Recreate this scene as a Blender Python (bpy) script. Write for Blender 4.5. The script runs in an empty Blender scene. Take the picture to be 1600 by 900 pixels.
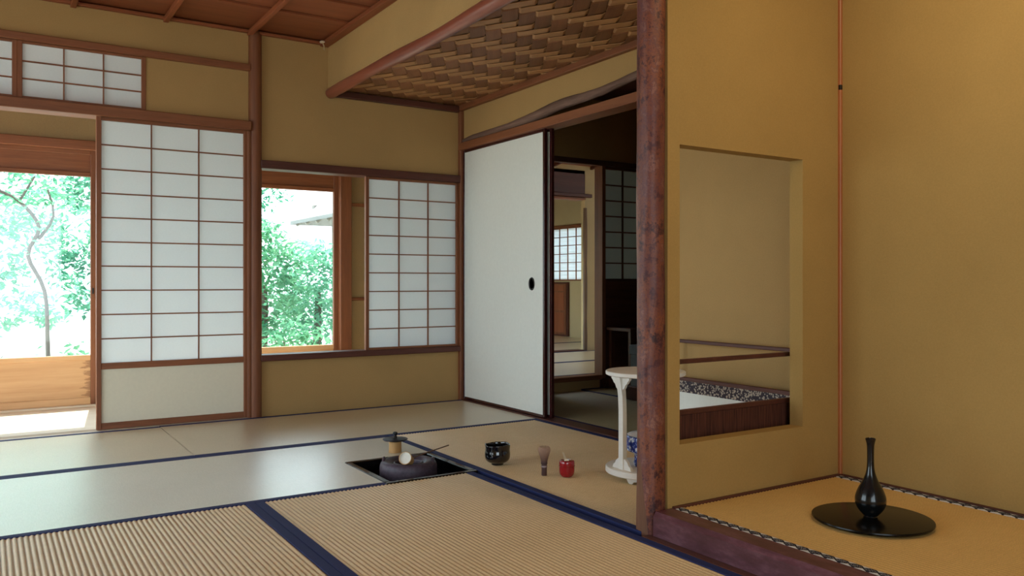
import bpy, bmesh, math, random
from mathutils import Vector, Matrix, Euler
random.seed(7)
R = math.radians
S = bpy.context.scene
COL = S.collection

# ------------------------------------------------------------------ camera
cam_d = bpy.data.cameras.new('camera'); cam = bpy.data.objects.new('camera', cam_d); COL.objects.link(cam)
cam_d.sensor_width = 36.0; cam_d.lens = 36.0 * 1288.0 / 1600.0
cam_d.shift_y = -(450.0 - 441.0) / 1600.0
cam_d.clip_start = 0.05; cam_d.clip_end = 200
CAM_A = math.atan2(2010.0, 1288.0)                       # view direction, angle from +x
cam.location = (0, 0, 0.84); cam.rotation_euler = (R(90), 0, CAM_A - R(90))
S.camera = cam

# ------------------------------------------------------------------ sky, sun, exposure
w = bpy.data.worlds.new('world'); S.world = w; w.use_nodes = True
bg = w.node_tree.nodes['Background']; bg.inputs[0].default_value = (0.78, 0.92, 1.0, 1); bg.inputs[1].default_value = 1.0
sun_d = bpy.data.lights.new('sun', 'SUN'); sun = bpy.data.objects.new('sun', sun_d); COL.objects.link(sun)
sun_d.energy = 3.2; sun_d.angle = R(0.6); sun_d.color = (1.0, 0.95, 0.86)
sun.location = (0, 12, 14); sun.rotation_euler = (R(-33), R(5), 0)
S.view_settings.view_transform = 'Standard'; S.view_settings.look = 'None'
S.view_settings.gamma = 1.0; S.view_settings.use_curve_mapping = False
S.view_settings.exposure = 2.15
def portal(name, loc, rot, sx, sy):                       # guides sky sampling through an opening, adds no light
    d = bpy.data.lights.new(name, 'AREA'); d.shape = 'RECTANGLE'; d.size = sx; d.size_y = sy
    d.cycles.is_portal = True
    o = bpy.data.objects.new(name, d); COL.objects.link(o); o.location = loc; o.rotation_euler = rot
portal('portal_west', (-2.15, 3.2, 1.0), (0, R(-90), 0), 2.05, 2.9)
portal('portal_south', (-.3, -1.65, 1.0), (R(90), 0, 0), 2.6, 2.05)
portal('portal_garden', (1.0, 6.45, 0.95), (R(-90), 0, 0), 3.2, 1.3)

# ------------------------------------------------------------------ materials
def lin(c):
    return tuple((v / 255.0 / 12.92) if v / 255.0 <= 0.04045 else ((v / 255.0 + 0.055) / 1.055) ** 2.4 for v in c) + (1.0,)
class NT:
    def __init__(s, name):
        s.m = bpy.data.materials.new(name); s.m.use_nodes = True; s.t = s.m.node_tree; s.n = s.t.nodes
        s.b = s.n['Principled BSDF']; s.out = s.n['Material Output']
    def new(s, typ, **kw):
        n = s.n.new(typ)
        for k, v in kw.items(): setattr(n, k, v)
        return n
    def link(s, a, b): s.t.links.new(a, b)
    def coords(s, scale=(1, 1, 1), src='Object'):
        tc = s.new('ShaderNodeTexCoord'); mp = s.new('ShaderNodeMapping'); mp.inputs['Scale'].default_value = scale
        s.link(tc.outputs[src], mp.inputs[0]); return mp.outputs[0]
    def noise(s, vec, scale, detail=4, rough=0.6):
        n = s.new('ShaderNodeTexNoise'); n.inputs['Scale'].default_value = scale; n.inputs['Detail'].default_value = detail
        n.inputs['Roughness'].default_value = rough; s.link(vec, n.inputs['Vector']); return n.outputs['Fac']
    def ramp(s, fac, stops):
        r = s.new('ShaderNodeValToRGB'); e = r.color_ramp.elements
        e[0].position, e[0].color = stops[0]; e[1].position, e[1].color = stops[-1]
        for p, c in stops[1:-1]:
            q = e.new(p); q.color = c
        s.link(fac, r.inputs[0]); return r.outputs[0]
    def math(s, op, a, b=None, c=None):
        n = s.new('ShaderNodeMath', operation=op)
        for i, v in enumerate((a, b, c)):
            if v is None: continue
            if isinstance(v, (int, float)): n.inputs[i].default_value = v
            else: s.link(v, n.inputs[i])
        return n.outputs[0]
    def mix(s, fac, a, b):
        n = s.new('ShaderNodeMix', data_type='RGBA')
        if isinstance(fac, (int, float)): n.inputs[0].default_value = fac
        else: s.link(fac, n.inputs[0])
        for i, v in ((6, a), (7, b)):
            if isinstance(v, tuple): n.inputs[i].default_value = v
            else: s.link(v, n.inputs[i])
        return n.outputs[2]
    def bump(s, h, strength, dist=0.002):
        n = s.new('ShaderNodeBump'); n.inputs['Strength'].default_value = strength; n.inputs['Distance'].default_value = dist
        s.link(h, n.inputs['Height']); s.link(n.outputs[0], s.b.inputs['Normal'])
    def vary(s, col, amt):
        oi = s.new('ShaderNodeObjectInfo'); h = s.new('ShaderNodeHueSaturation')
        s.link(s.math('MULTIPLY_ADD', oi.outputs['Random'], 2 * amt, 1 - amt), h.inputs['Value']); s.link(col, h.inputs['Color']); return h.outputs[0]
    def set(s, col=None, rough=0.5, spec=0.5, metal=0.0, coat=0.0):
        if col is not None:
            if isinstance(col, tuple): s.b.inputs['Base Color'].default_value = col
            else: s.link(col, s.b.inputs['Base Color'])
        s.b.inputs['Roughness'].default_value = rough; s.b.inputs['Specular IOR Level'].default_value = spec
        s.b.inputs['Metallic'].default_value = metal; s.b.inputs['Coat Weight'].default_value = coat
        s.b.inputs['Coat Roughness'].default_value = 0.05
        return s.m
def plain(name, c, rough=0.5, spec=0.5, metal=0.0, coat=0.0, amt=0.08, sc=30):
    t = NT(name); f = t.noise(t.coords(), sc); a = lin(c)
    lo = tuple(v * (1 - amt) for v in a[:3]) + (1,); hi = tuple(min(1, v * (1 + amt)) for v in a[:3]) + (1,)
    return t.set(t.ramp(f, [(0.3, lo), (0.7, hi)]), rough, spec, metal, coat)
def plaster(name, c, amt=0.09):
    t = NT(name); v = t.coords(); a = lin(c)
    f = t.math('ADD', t.math('MULTIPLY', t.noise(v, 1.6, 5), 0.6), t.math('MULTIPLY', t.noise(v, 160, 3), 0.4))
    lo = tuple(x * (1 - amt) for x in a[:3]) + (1,); hi = tuple(x * (1 + amt) for x in a[:3]) + (1,)
    t.bump(t.noise(v, 220, 5, 0.7), 0.25, 0.002)
    return t.set(t.ramp(f, [(0.35, lo), (0.65, hi)]), 0.92, 0.15)
def wood(name, c1, c2, axis='x', rough=0.5, sc=18, vary=0.10, spec=0.4, bump=0.15):
    t = NT(name); s3 = {'x': (0.06, 1, 1), 'y': (1, 0.06, 1), 'z': (1, 1, 0.06)}[axis]
    v = t.coords(s3); n1 = t.noise(v, sc, 5, 0.65); n2 = t.noise(v, sc * 7, 3)
    f = t.math('ADD', t.math('MULTIPLY', n1, 0.7), t.math('MULTIPLY', n2, 0.3))
    col = t.ramp(f, [(0.32, lin(c1)), (0.68, lin(c2))])
    t.bump(n2, bump, 0.001)
    return t.set(t.vary(col, vary), rough, spec)
M = {}
M['plaster'] = plaster('plaster_ochre', (178, 144, 94))
M['plaster_toko'] = plaster('plaster_alcove', (172, 140, 84))
M['plaster_pale'] = plaster('plaster_pale', (186, 166, 128))
for ax in 'xyz':
    M['cedar_' + ax] = wood('cedar_' + ax, (112, 65, 41), (146, 90, 57), ax)
    M['dark_' + ax] = wood('dark_wood_' + ax, (70, 38, 30), (100, 56, 44), ax)
    M['floor_' + ax] = wood('hinoki_' + ax, (212, 196, 172), (230, 216, 196), ax)
    M['board_' + ax] = wood('ceiling_cedar_' + ax, (122, 66, 40), (156, 88, 54), ax, sc=10, vary=0.07)
    M['orange_' + ax] = wood('honey_wood_' + ax, (196, 150, 106), (216, 174, 130), ax)
M['lacquer_red'] = plain('lacquer_frame_maroon', (58, 18, 18), 0.25, 0.5, coat=0.3)
M['black'] = plain('lacquer_black', (10, 9, 9), 0.2, 0.5, coat=0.3)
M['black_soft'] = plain('lacquer_black_soft', (22, 20, 19), 0.3, 0.5)
M['navy'] = plain('navy_cloth', (36, 45, 92), 0.75, 0.3, amt=0.12, sc=300)
M['fusuma'] = plain('fusuma_paper', (232, 234, 226), 0.85, 0.2, amt=0.02, sc=60)
M['white_panel'] = plain('hip_panel_paper', (232, 226, 204), 0.85, 0.2, amt=0.02, sc=60)

def paper(name, c, trans):
    t = NT(name); n = t.noise(t.coords((1, 1, 3)), 90, 4)
    a = lin(c); col = t.ramp(n, [(0.3, tuple(x * 0.96 for x in a[:3]) + (1,)), (0.7, a)])
    d = t.new('ShaderNodeBsdfDiffuse'); tr = t.new('ShaderNodeBsdfTranslucent'); mx = t.new('ShaderNodeMixShader')
    t.link(col, d.inputs[0]); t.link(col, tr.inputs[0]); mx.inputs[0].default_value = trans
    t.link(d.outputs[0], mx.inputs[1]); t.link(tr.outputs[0], mx.inputs[2]); t.link(mx.outputs[0], t.out.inputs[0])
    return t.m
M['paper'] = paper('shoji_paper', (240, 244, 246), 0.5)
def glass_mat():
    t = NT('window_glass'); tr = t.new('ShaderNodeBsdfTransparent'); g = t.new('ShaderNodeBsdfGlossy'); g.inputs['Roughness'].default_value = 0.02
    mx = t.new('ShaderNodeMixShader'); mx.inputs[0].default_value = .05
    tr.inputs[0].default_value = (0.95, 0.98, 0.97, 1)
    t.link(tr.outputs[0], mx.inputs[1]); t.link(g.outputs[0], mx.inputs[2]); t.link(mx.outputs[0], t.out.inputs[0])
    return t.m
M['glass'] = glass_mat()
def rush(name, c1, c2, axis, spec=0.5, rough=0.45, coat=0.0):
    # rush stems lie across the ribs; axis = direction of the ribs
    t = NT(name); s3 = (3, 0.25, 1) if axis == 'x' else (0.25, 3, 1)
    n1 = t.noise(t.coords(s3), 130, 4); n2 = t.noise(t.coords(), 2.2, 4)
    f = t.math('ADD', t.math('MULTIPLY', n1, 0.65), t.math('MULTIPLY', n2, 0.35))
    t.bump(n1, 0.05 if axis == 'x' else 0.2, 0.001)
    m = t.set(t.ramp(f, [(0.33, lin(c1)), (0.67, lin(c2))]), rough, spec, 0.0, coat); t.b.inputs['Coat Roughness'].default_value = .34
    return m
M['rush_x'] = rush('rush_ribs_x', (198, 178, 142), (220, 202, 168), 'x', 1.0, 0.33, .8)
M['rush_sheen'] = rush('rush_painted_sheen', (214, 210, 188), (234, 230, 210), 'x', 1.0, 0.33, .8)  # window sheen on the hearth mat is put into this paler colour
M['rush_y'] = rush('rush_ribs_y', (204, 172, 124), (230, 200, 154), 'y')
M['rush_dim_y'] = rush('rush_shaded_y', (136, 126, 94), (160, 150, 116), 'y')  # same rush, darkened: back room shade is painted into the colour
M['rush_dim_x'] = rush('rush_shaded_x', (136, 126, 94), (160, 150, 116), 'x')
M['rush_toko'] = rush('rush_alcove', (192, 152, 86), (216, 174, 106), 'y')

# ------------------------------------------------------------------ building helpers
def tag(o, label, cat=None, group=None, kind=None):
    o['label'] = label
    if cat: o['category'] = cat
    if group: o['group'] = group
    if kind: o['kind'] = kind
    return o
def wloc(o):
    v = Vector((0, 0, 0))
    while o: v += Vector(o.location); o = o.parent
    return v
def link(name, me, parent=None, loc=(0, 0, 0), rot=None):
    o = bpy.data.objects.new(name, me); COL.objects.link(o); o.location = loc
    if rot: o.rotation_euler = rot
    if parent: o.parent = parent
    return o
def empty(name, loc=(0, 0, 0), rz=0.0):
    o = bpy.data.objects.new(name, None); COL.objects.link(o); o.location = loc; o.rotation_euler = (0, 0, rz); o.empty_display_size = 0.05
    return o
def mesh(name, bm, mat, smooth=False, mats=None):
    me = bpy.data.meshes.new(name); bmesh.ops.recalc_face_normals(bm, faces=bm.faces); bm.to_mesh(me); bm.free()
    for m in (mats or [mat]): me.materials.append(m)
    if smooth:
        for p in me.polygons: p.use_smooth = True
        try: me.set_sharp_from_angle(angle=R(38))
        except Exception: pass
    return me
def add_box(bm, x0, x1, y0, y1, z0, z1, bev=0.0):
    r = bmesh.ops.create_cube(bm, size=1.0)['verts']
    for v in r:
        v.co = Vector(((x0 + x1) / 2 + v.co.x * (x1 - x0), (y0 + y1) / 2 + v.co.y * (y1 - y0), (z0 + z1) / 2 + v.co.z * (z1 - z0)))
    if bev > 0:
        es = list({e for v in r for e in v.link_edges})
        bmesh.ops.bevel(bm, geom=es, offset=bev, segments=1, affect='EDGES')
CACHE = {}
def box(name, x0, x1, y0, y1, z0, z1, mat, parent=None, bev=0.0):
    "a box given in world coordinates; alike boxes share their mesh"
    dx, dy, dz = x1 - x0, y1 - y0, z1 - z0
    key = (name, round(dx, 4), round(dy, 4), round(dz, 4), mat.name, bev)
    if key not in CACHE:
        bm = bmesh.new(); add_box(bm, -dx / 2, dx / 2, -dy / 2, dy / 2, -dz / 2, dz / 2, bev); CACHE[key] = mesh(name, bm, mat)
    c = Vector(((x0 + x1) / 2, (y0 + y1) / 2, (z0 + z1) / 2))
    if parent: c -= wloc(parent)
    return link(name, CACHE[key], parent, c)
def boxes(name, lst, mat, parent=None, bev=0.0):
    bm = bmesh.new()
    for b in lst: add_box(bm, *b, bev)
    o = Vector((0, 0, 0)) if not parent else wloc(parent)
    for v in bm.verts: v.co -= o
    return link(name, mesh(name, bm, mat), parent)
TR = [0]
def trim(lst, mat, label, bev=0.004, cat='trim'):
    TR[0] += 1
    return tag(boxes('trim_%d' % TR[0], lst, mat, None, bev), label, cat, kind='structure')
def lathe(name, prof, mat, parent=None, loc=(0, 0, 0), seg=40, rot=None, smooth=True, wob=None):
    bm = bmesh.new(); rings = []
    for r, z in prof:
        if r < 1e-5: rings.append([bm.verts.new((0, 0, z))])
        else:
            ring = []
            for k in range(seg):
                a = 2 * math.pi * k / seg; rr, zz = (wob(r, z, a) if wob else (r, z))
                ring.append(bm.verts.new((rr * math.cos(a), rr * math.sin(a), zz)))
            rings.append(ring)
    for A, B in zip(rings, rings[1:]):
        if len(A) == 1 and len(B) == 1: continue
        for k in range(seg):
            k2 = (k + 1) % seg
            if len(A) == 1: bm.faces.new((A[0], B[k], B[k2]))
            elif len(B) == 1: bm.faces.new((A[k], A[k2], B[0]))
            else: bm.faces.new((A[k], A[k2], B[k2], B[k]))
    for ring, first in ((rings[0], 1), (rings[-1], 0)):
        if len(ring) > 1 and not wob == 'open': bm.faces.new(ring)
    return link(name, mesh(name, bm, mat, smooth), parent, loc, rot)
def smoothprof(pts, n=4):
    out = []
    for i in range(len(pts) - 1):
        p0 = pts[max(0, i - 1)]; p1 = pts[i]; p2 = pts[i + 1]; p3 = pts[min(len(pts) - 1, i + 2)]
        for k in range(n):
            t = k / n
            out.append(tuple(0.5 * ((2 * p1[j]) + (-p0[j] + p2[j]) * t + (2 * p0[j] - 5 * p1[j] + 4 * p2[j] - p3[j]) * t * t + (-p0[j] + 3 * p1[j] - 3 * p2[j] + p3[j]) * t ** 3) for j in range(len(p1))))
    out.append(tuple(pts[-1])); return out
def add_tube(bm, pts, rad, seg=10, wob=None, cap=True, flat=1.0):
    pts = [Vector(p) for p in pts]; rings = []; n = len(pts); up0 = None
    for i, p in enumerate(pts):
        d = (pts[min(n - 1, i + 1)] - pts[max(0, i - 1)]).normalized()
        if up0 is None:
            up0 = Vector((0, 0, 1)) if abs(d.z) < 0.9 else Vector((1, 0, 0))
        a = d.cross(up0).normalized(); b = a.cross(d).normalized(); up0 = b
        r = rad[i] if isinstance(rad, (list, tuple)) else rad
        ring = []
        for k in range(seg):
            th = 2 * math.pi * k / seg; rr = r * (wob(i, th) if wob else 1.0)
            ring.append(bm.verts.new(p + a * rr * math.cos(th) + b * rr * flat * math.sin(th)))
        rings.append(ring)
    for A, B in zip(rings, rings[1:]):
        for k in range(seg): bm.faces.new((A[k], A[(k + 1) % seg], B[(k + 1) % seg], B[k]))
    if cap: bm.faces.new(rings[0]); bm.faces.new(rings[-1])
def tube(name, pts, rad, mat, parent=None, loc=(0, 0, 0), seg=10, wob=None, flat=1.0):
    bm = bmesh.new(); add_tube(bm, pts, rad, seg, wob, True, flat); return link(name, mesh(name, bm, mat, True), parent, loc)
def extrude(name, poly, axis, a0, a1, mat, parent=None, loc=(0, 0, 0), bev=0.0):
    "a closed polygon (2-d points) extruded along an axis, in the parent's space"
    bm = bmesh.new()
    def pt(p, a): return {'x': (a, p[0], p[1]), 'y': (p[0], a, p[1]), 'z': (p[0], p[1], a)}[axis]
    A = [bm.verts.new(pt(p, a0)) for p in poly]; B = [bm.verts.new(pt(p, a1)) for p in poly]
    f1 = bm.faces.new(A); f2 = bm.faces.new(B)
    for k in range(len(poly)):
        bm.faces.new((A[k], A[(k + 1) % len(poly)], B[(k + 1) % len(poly)], B[k]))
    f1.normal_update(); f2.normal_update(); bmesh.ops.triangulate(bm, faces=[f1, f2], ngon_method='EAR_CLIP')
    return link(name, mesh(name, bm, mat), parent, loc)

# ================================================================== STRUCTURE
YA, XB, XT, YP = 5.20, 2.90, 2.85, 2.045       # garden wall, fusuma wall, alcove back wall, alcove side wall
ZT = 0.08                                        # alcove floor
XW, YS = -2.1, -1.6                              # unseen west and south walls
tag(boxes('floor', [(XW, 1.84, YS, 3.12, -.12, -.052), (XW, 1.38, 3.12, 3.69, -.12, -.052), (1.88, 3.0, 2.0, 3.12, -.12, -.052),
                    (1.88, 3.0, 3.12, 3.69, -.12, -.052), (XW, 3.0, 3.69, 5.3, -.12, -.052), (1.38, 1.88, 3.12, 3.69, -.42, -.38),
                    (1.38, 1.412, 3.12, 3.69, -.38, -.052), (1.855, 1.88, 3.12, 3.69, -.38, -.052), (1.412, 1.855, 3.12, 3.155, -.38, -.052), (1.412, 1.855, 3.655, 3.69, -.38, -.052)],
          M['dark_x']), 'plain board subfloor under the tatami mats', 'floor', kind='structure')

# ---- wall A (towards the garden)
tag(boxes('wall_north', [(XW, 1.40, YA, 5.26, 2.185, 2.44), (.796, 1.40, YA, 5.26, 1.83, 2.155), (1.45, 2.93, YA, 5.26, 1.60, 2.44),
                         (1.45, 2.93, YA, 5.26, -.05, .350), (XW, -.95, YA, 5.26, -.05, 2.2)], M['plaster']),
    'ochre plaster wall with the garden door and the low window', 'wall', kind='structure')
trim([(XW, 1.392, 5.168, 5.275, 2.150, 2.190)], M['cedar_x'], 'thin red cedar rail above the transom window')
trim([(XW, 1.392, 5.150, 5.290, 1.777, 1.835)], M['cedar_x'], 'red cedar door lintel under the transom window')
trim([(1.455, 2.875, 5.165, 5.285, 1.552, 1.604)], M['dark_x'], 'dark cedar lintel over the low window')
trim([(1.455, 2.875, 5.165, 5.285, .345, .384)], M['dark_x'], 'dark cedar sill rail under the low window')
trim([(2.872, 2.905, 5.165, 5.21, -.05, 2.07)], M['cedar_z'], 'slim cedar corner post between low window and fusuma')
trim([(-.95, 1.45, 5.150, 5.28, -.05, -.010)] + [(-.95, 1.45, a, b, -.012, 0.001) for a, b in ((5.150, 5.186), (5.206, 5.222), (5.242, 5.28))] , M['floor_x'], 'grooved wooden threshold under the garden shoji')
# round cedar pillar between shoji and low window
TR[0] += 1
pl = tube('trim_%d' % TR[0], [(1.426, 5.20, -.05 + .245 * k) for k in range(11)], .0405, M['cedar_z'], None, seg=20)
tag(pl, 'round red cedar pillar between tall shoji and low window', 'pillar', kind='structure')
trim([(1.374, 1.394, 5.17, 5.24, 0.0, 1.777)], M['cedar_z'], 'cedar jamb strip against the round pillar')

DN = [0]; WN = [0]
def lattice(root, x0, x1, z0, z1, cols, rows, y, bar=.0072, hw=.0065):
    "kumiko bars and one paper pane for each cell; y = room-side face of the bars"
    cw, rh = (x1 - x0) / cols, (z1 - z0) / rows
    for i in range(1, cols): box('lattice_bar', x0 + i * cw - hw / 2, x0 + i * cw + hw / 2, y, y + .012, z0, z1, M['cedar_z'], root)
    for j in range(1, rows): box('lattice_bar', x0, x1, y + .001, y + .011, z0 + j * rh - bar / 2, z0 + j * rh + bar / 2, M['cedar_x'], root)
    for i in range(cols):
        for j in range(rows):
            box('paper_pane', x0 + i * cw, x0 + (i + 1) * cw, y + .0125, y + .0135, z0 + j * rh, z0 + (j + 1) * rh, M['paper'], root)
# tall shoji door
def shoji_door(x0, x1, y, label):
    DN[0] += 1
    r = tag(empty('door_%d' % DN[0], ((x0 + x1) / 2, y, 0)), label, 'sliding door', kind='structure')
    for a, b in ((x0, x0 + .026), (x1 - .031, x1)): box('stile', a, b, y - .002, y + .030, .004, 1.78, M['cedar_z'], r, .002)
    a, b = x0 + .026, x1 - .031
    box('top_rail', a, b, y, y + .028, 1.760, 1.78, M['cedar_x'], r, .002)
    box('middle_rail', a, b, y, y + .028, .345, .380, M['cedar_x'], r, .002)
    box('bottom_rail', a, b, y, y + .028, .004, .040, M['cedar_x'], r, .002)
    box('hip_panel', a, b, y + .010, y + .020, .040, .345, M['white_panel'], r)
    lattice(r, a, b, .380, 1.760, 3, 10, y + .006)
shoji_door(.535, 1.385, 5.185, 'tall paper shoji sliding door of thirty panes with white lower panel')
# transom shoji
for x0, x1, lab in ((.152, .796, 'nine-pane paper transom over the tall shoji, beside the plaster infill'),
                    (-.492, .152, 'paper transom window over the open garden doorway')):
    WN[0] += 1
    r = tag(empty('window_%d' % WN[0], ((x0 + x1) / 2, 5.195, 1.835)), lab, 'transom window', kind='structure')
    for a, b in ((x0, x0 + .024), (x1 - .024, x1)): box('stile', a, b, 5.195, 5.22, 1.835, 2.150, M['cedar_z'], r, .002)
    box('bottom_rail', x0 + .024, x1 - .024, 5.195, 5.22, 1.835, 1.852, M['cedar_x'], r, .002)
    box('top_rail', x0 + .024, x1 - .024, 5.195, 5.22, 2.138, 2.150, M['cedar_x'], r, .002)
    lattice(r, x0 + .024, x1 - .024, 1.852, 2.138, 3, 3, 5.197)
# low window shoji
WN[0] += 1
r = tag(empty('window_%d' % WN[0], (2.52, 5.19, .384)), 'paper shoji of twenty-seven panes closing half the low window', 'window', kind='structure')
for a, b in ((2.160, 2.184), (2.852, 2.874)): box('stile', a, b, 5.190, 5.216, .384, 1.552, M['cedar_z'], r, .002)
box('bottom_rail', 2.184, 2.852, 5.190, 5.216, .384, .398, M['cedar_x'], r, .002)
box('top_rail', 2.184, 2.852, 5.190, 5.216, 1.536, 1.552, M['cedar_x'], r, .002)
lattice(r, 2.184, 2.852, .398, 1.536, 3, 9, 5.193)

# ---- wall B (fusuma wall) with wavy log
DY0, DY1 = 3.22, 5.165                            # doorway
wave_t = [(5.19, 1.868), (5.03, 1.880), (4.57, 1.884), (4.25, 1.912), (4.0, 1.931), (3.70, 1.930), (3.49, 1.940), (3.295, 1.957), (3.05, 1.975), (2.6, 1.97), (2.1, 1.96)]
wave_b = [(5.19, 1.834), (5.03, 1.834), (4.57, 1.836), (4.25, 1.848), (4.0, 1.868), (3.70, 1.878), (3.49, 1.895), (3.295, 1.911), (3.05, 1.925), (2.6, 1.92), (2.1, 1.91)]
bm = bmesh.new()
top = 2.12
def strip_wall(bm, lows, x0, x1, top):
    V = []
    for y, z in lows: V.append([bm.verts.new(c) for c in ((x0, y, z), (x0, y, top), (x1, y, top), (x1, y, z))])
    for A, B in zip(V, V[1:]):
        for k in range(4): bm.faces.new((A[k], A[(k + 1) % 4], B[(k + 1) % 4], B[k]))
    bm.faces.new(V[0]); bm.faces.new(V[-1])
strip_wall(bm, [(y, (a + b) / 2 + .012) for (y, a), (_, b) in zip(wave_t, wave_b)], XB, XB + .07, top)
add_box(bm, XB, XB + .07, 2.06, DY0 - .04, -.05, 1.99)
tag(link('wall_east', mesh('wall_east', bm, M['plaster'])), 'pale ochre plaster wall around the fusuma doorway', 'wall', kind='structure')
TR[0] += 1
bm = bmesh.new()
pts = smoothprof([(XB + .004, y, (a + b) / 2) for (y, a), (_, b) in zip(wave_t, wave_b)], 5)
rads = smoothprof([((a - b) / 2,) for (_, a), (_, b) in zip(wave_t, wave_b)], 5)
rnd = random.Random(3)
add_tube(bm, pts, [q[0] for q in rads], 14, lambda i, th: 1 + .08 * math.sin(3 * th + i * .5) + rnd.uniform(-.05, .05))
M['bark'] = wood('weathered_log', (92, 70, 60), (142, 112, 98), 'y', 0.75, 22, 0, 0.2, 0.5)
tag(link('trim_%d' % TR[0], mesh('wavy_log', bm, M['bark'], True)), 'crooked weathered log rising over the fusuma lintel', 'trim', kind='structure')
trim([(2.865, 2.985, 2.12, 5.19, 1.783, 1.836)], M['cedar_y'], 'long cedar lintel over the fusuma doorway')
trim([(2.885, 2.985, DY0 - .04, DY0, -.05, 1.783)], M['dark_z'], 'dark door post hidden behind the alcove pillar')
trim([(2.872, 2.99, 2.12, 5.165, -.05, .004)], M['dark_y'], 'dark wooden threshold under the fusuma')
trim([(2.862, 2.90, 2.12, 5.185, 2.068, 2.108)], M['cedar_y'], 'cedar ceiling edge rail above the fusuma wall')
trim([(1.92, 2.862, 5.160, 5.198, 2.055, 2.098)], M['dark_x'], 'dark cedar ceiling edge rail above the low window')
# fusuma doors
def fusuma(y0, y1, x, label):
    DN[0] += 1
    r = tag(empty('door_%d' % DN[0], (x, (y0 + y1) / 2, 0)), label, 'sliding door', kind='structure')
    z0, z1 = .006, 1.787
    box('paper_panel', x + .004, x + .018, y0 + .02, y1 - .02, z0 + .016, z1 - .02, M['fusuma'], r)
    for a, b in ((y0, y0 + .022), (y1 - .022, y1)): box('stile', x, x + .024, a, b, z0, z1, M['lacquer_red'], r, .003)
    box('top_rail', x, x + .024, y0 + .022, y1 - .022, z1 - .022, z1, M['lacquer_red'], r, .003)
    box('bottom_rail', x, x + .024, y0 + .022, y1 - .022, z0, z0 + .018, M['lacquer_red'], r, .003)
    h = lathe('finger_pull', [(0, 0), (.026, 0), (.028, .004), (.034, .006), (.036, .002), (.036, -.004)], M['black_soft'], r,
              Vector((x + .004, y0 + .145, .83)) - wloc(r), 32, (0, R(-90), 0))
    h.scale = (1.15, 0.85, 1)
    return r
fusuma(4.145, 5.168, 2.893, 'white paper fusuma sliding door with maroon lacquer frame and round pull')
fusuma(4.120, 5.140, 2.926, 'second fusuma panel slid behind the white one')

# ---- lowered ceiling: log edge, hanging wall, woven strips
TR[0] += 1
rnd = random.Random(5)
log = tube('trim_%d' % TR[0], [(1.905 + .004 * math.sin(k * .8), 5.17 - k * .154, 2.073 + .004 * math.sin(k * .55)) for k in range(21)], [.034 + .002 * math.sin(k * 1.1) for k in range(21)], wood('polished_log', (116, 60, 44), (150, 84, 64), 'y', 0.32, 14, 0, 0.5), None, seg=18)
tag(log, 'polished red log edging the woven ceiling', 'trim', kind='structure')
tag(box('wall_hanging', 1.900, 1.960, 2.06, 5.20, 2.085, 2.44, M['plaster']), 'pale plaster strip of wall between log and board ceiling', 'wall', kind='structure')
a_, ang = .0905, R(58.3)
p_ = Vector((math.cos(ang), math.sin(ang))); q_ = Vector((math.cos(ang), -math.sin(ang)))
orig = Vector((2.08, 3.339)); X0, X1, Y0, Y1 = 1.925, 2.88, 2.10, 5.18; ZC = 2.112
wc = tag(empty('ceiling_woven', (2.4, 3.6, ZC)), 'lowered ceiling of woven cedar strips above the host mat', 'ceiling', kind='structure')
box('backing_board', 1.95, 2.93, 2.06, 5.20, ZC + .014, ZC + .03, M['dark_y'], wc)
M['strip_d'] = wood('woven_strip_dark', (116, 74, 46), (146, 98, 64), 'x', 0.55, 30, 0.16)
M['strip_l'] = wood('woven_strip_light', (166, 118, 76), (198, 150, 102), 'x', 0.5, 30, 0.10)
def cell_pt(i, j): return orig + q_ * (a_ * i) + p_ * (a_ * j)
def weave_strip(fam, k):
    bm = bmesh.new(); t = .003; hw = .475; rings = []
    rng = range(-46, 47); e = .13
    for m in rng:
        i, j = (k, m) if fam == 'p' else (m, k)
        c = cell_pt(i + .5, j + .5)
        if not (X0 - .25 < c.x < X1 + .25 and Y0 - .25 < c.y < Y1 + .25): continue
        over = ((i - j) % 4) in (0, 1)
        if fam == 'q': over = not over
        z = ZC - (.0075 if over else -.0025)
        for f in ((e, 1 - e)):
            s = m + f
            if fam == 'p': L, Rr = cell_pt(k + .5 - hw, s), cell_pt(k + .5 + hw, s)
            else: L, Rr = cell_pt(s, k + .5 - hw), cell_pt(s, k + .5 + hw)
            tilt = .0026
            rings.append((L, Rr, z - tilt, z + tilt))
    if len(rings) < 2: return
    V = [[bm.verts.new((L.x, L.y, zl)), bm.verts.new((Rr.x, Rr.y, zr)), bm.verts.new((Rr.x, Rr.y, zr + t)), bm.verts.new((L.x, L.y, zl + t))] for L, Rr, zl, zr in rings]
    for A, B in zip(V, V[1:]):
        for n in range(4): bm.faces.new((A[n], A[(n + 1) % 4], B[(n + 1) % 4], B[n]))
    bm.faces.new(V[0]); bm.faces.new(V[-1])
    for co, no in (((X0, 0, 0), (-1, 0, 0)), ((X1, 0, 0), (1, 0, 0)), ((0, Y0, 0), (0, -1, 0)), ((0, Y1, 0), (0, 1, 0))):
        bmesh.ops.bisect_plane(bm, geom=bm.verts[:] + bm.edges[:] + bm.faces[:], plane_co=co, plane_no=no, clear_outer=True)
    if len(bm.faces) < 4: bm.free(); return
    bm.normal_update()
    # local frame along the strip so the grain follows it
    d = p_ if fam == 'p' else q_; an = math.atan2(d.y, d.x)
    cen = sum((v.co for v in bm.verts), Vector()) / len(bm.verts); rm = Matrix.Rotation(-an, 3, 'Z')
    for v in bm.verts: v.co = rm @ (v.co - cen)
    link('woven_strip', mesh('woven_strip', bm, M['strip_d' if fam == 'p' else 'strip_l']), wc, cen - wloc(wc), (0, 0, an))
for k in range(-40, 41):
    weave_strip('p', k); weave_strip('q', k)

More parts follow.
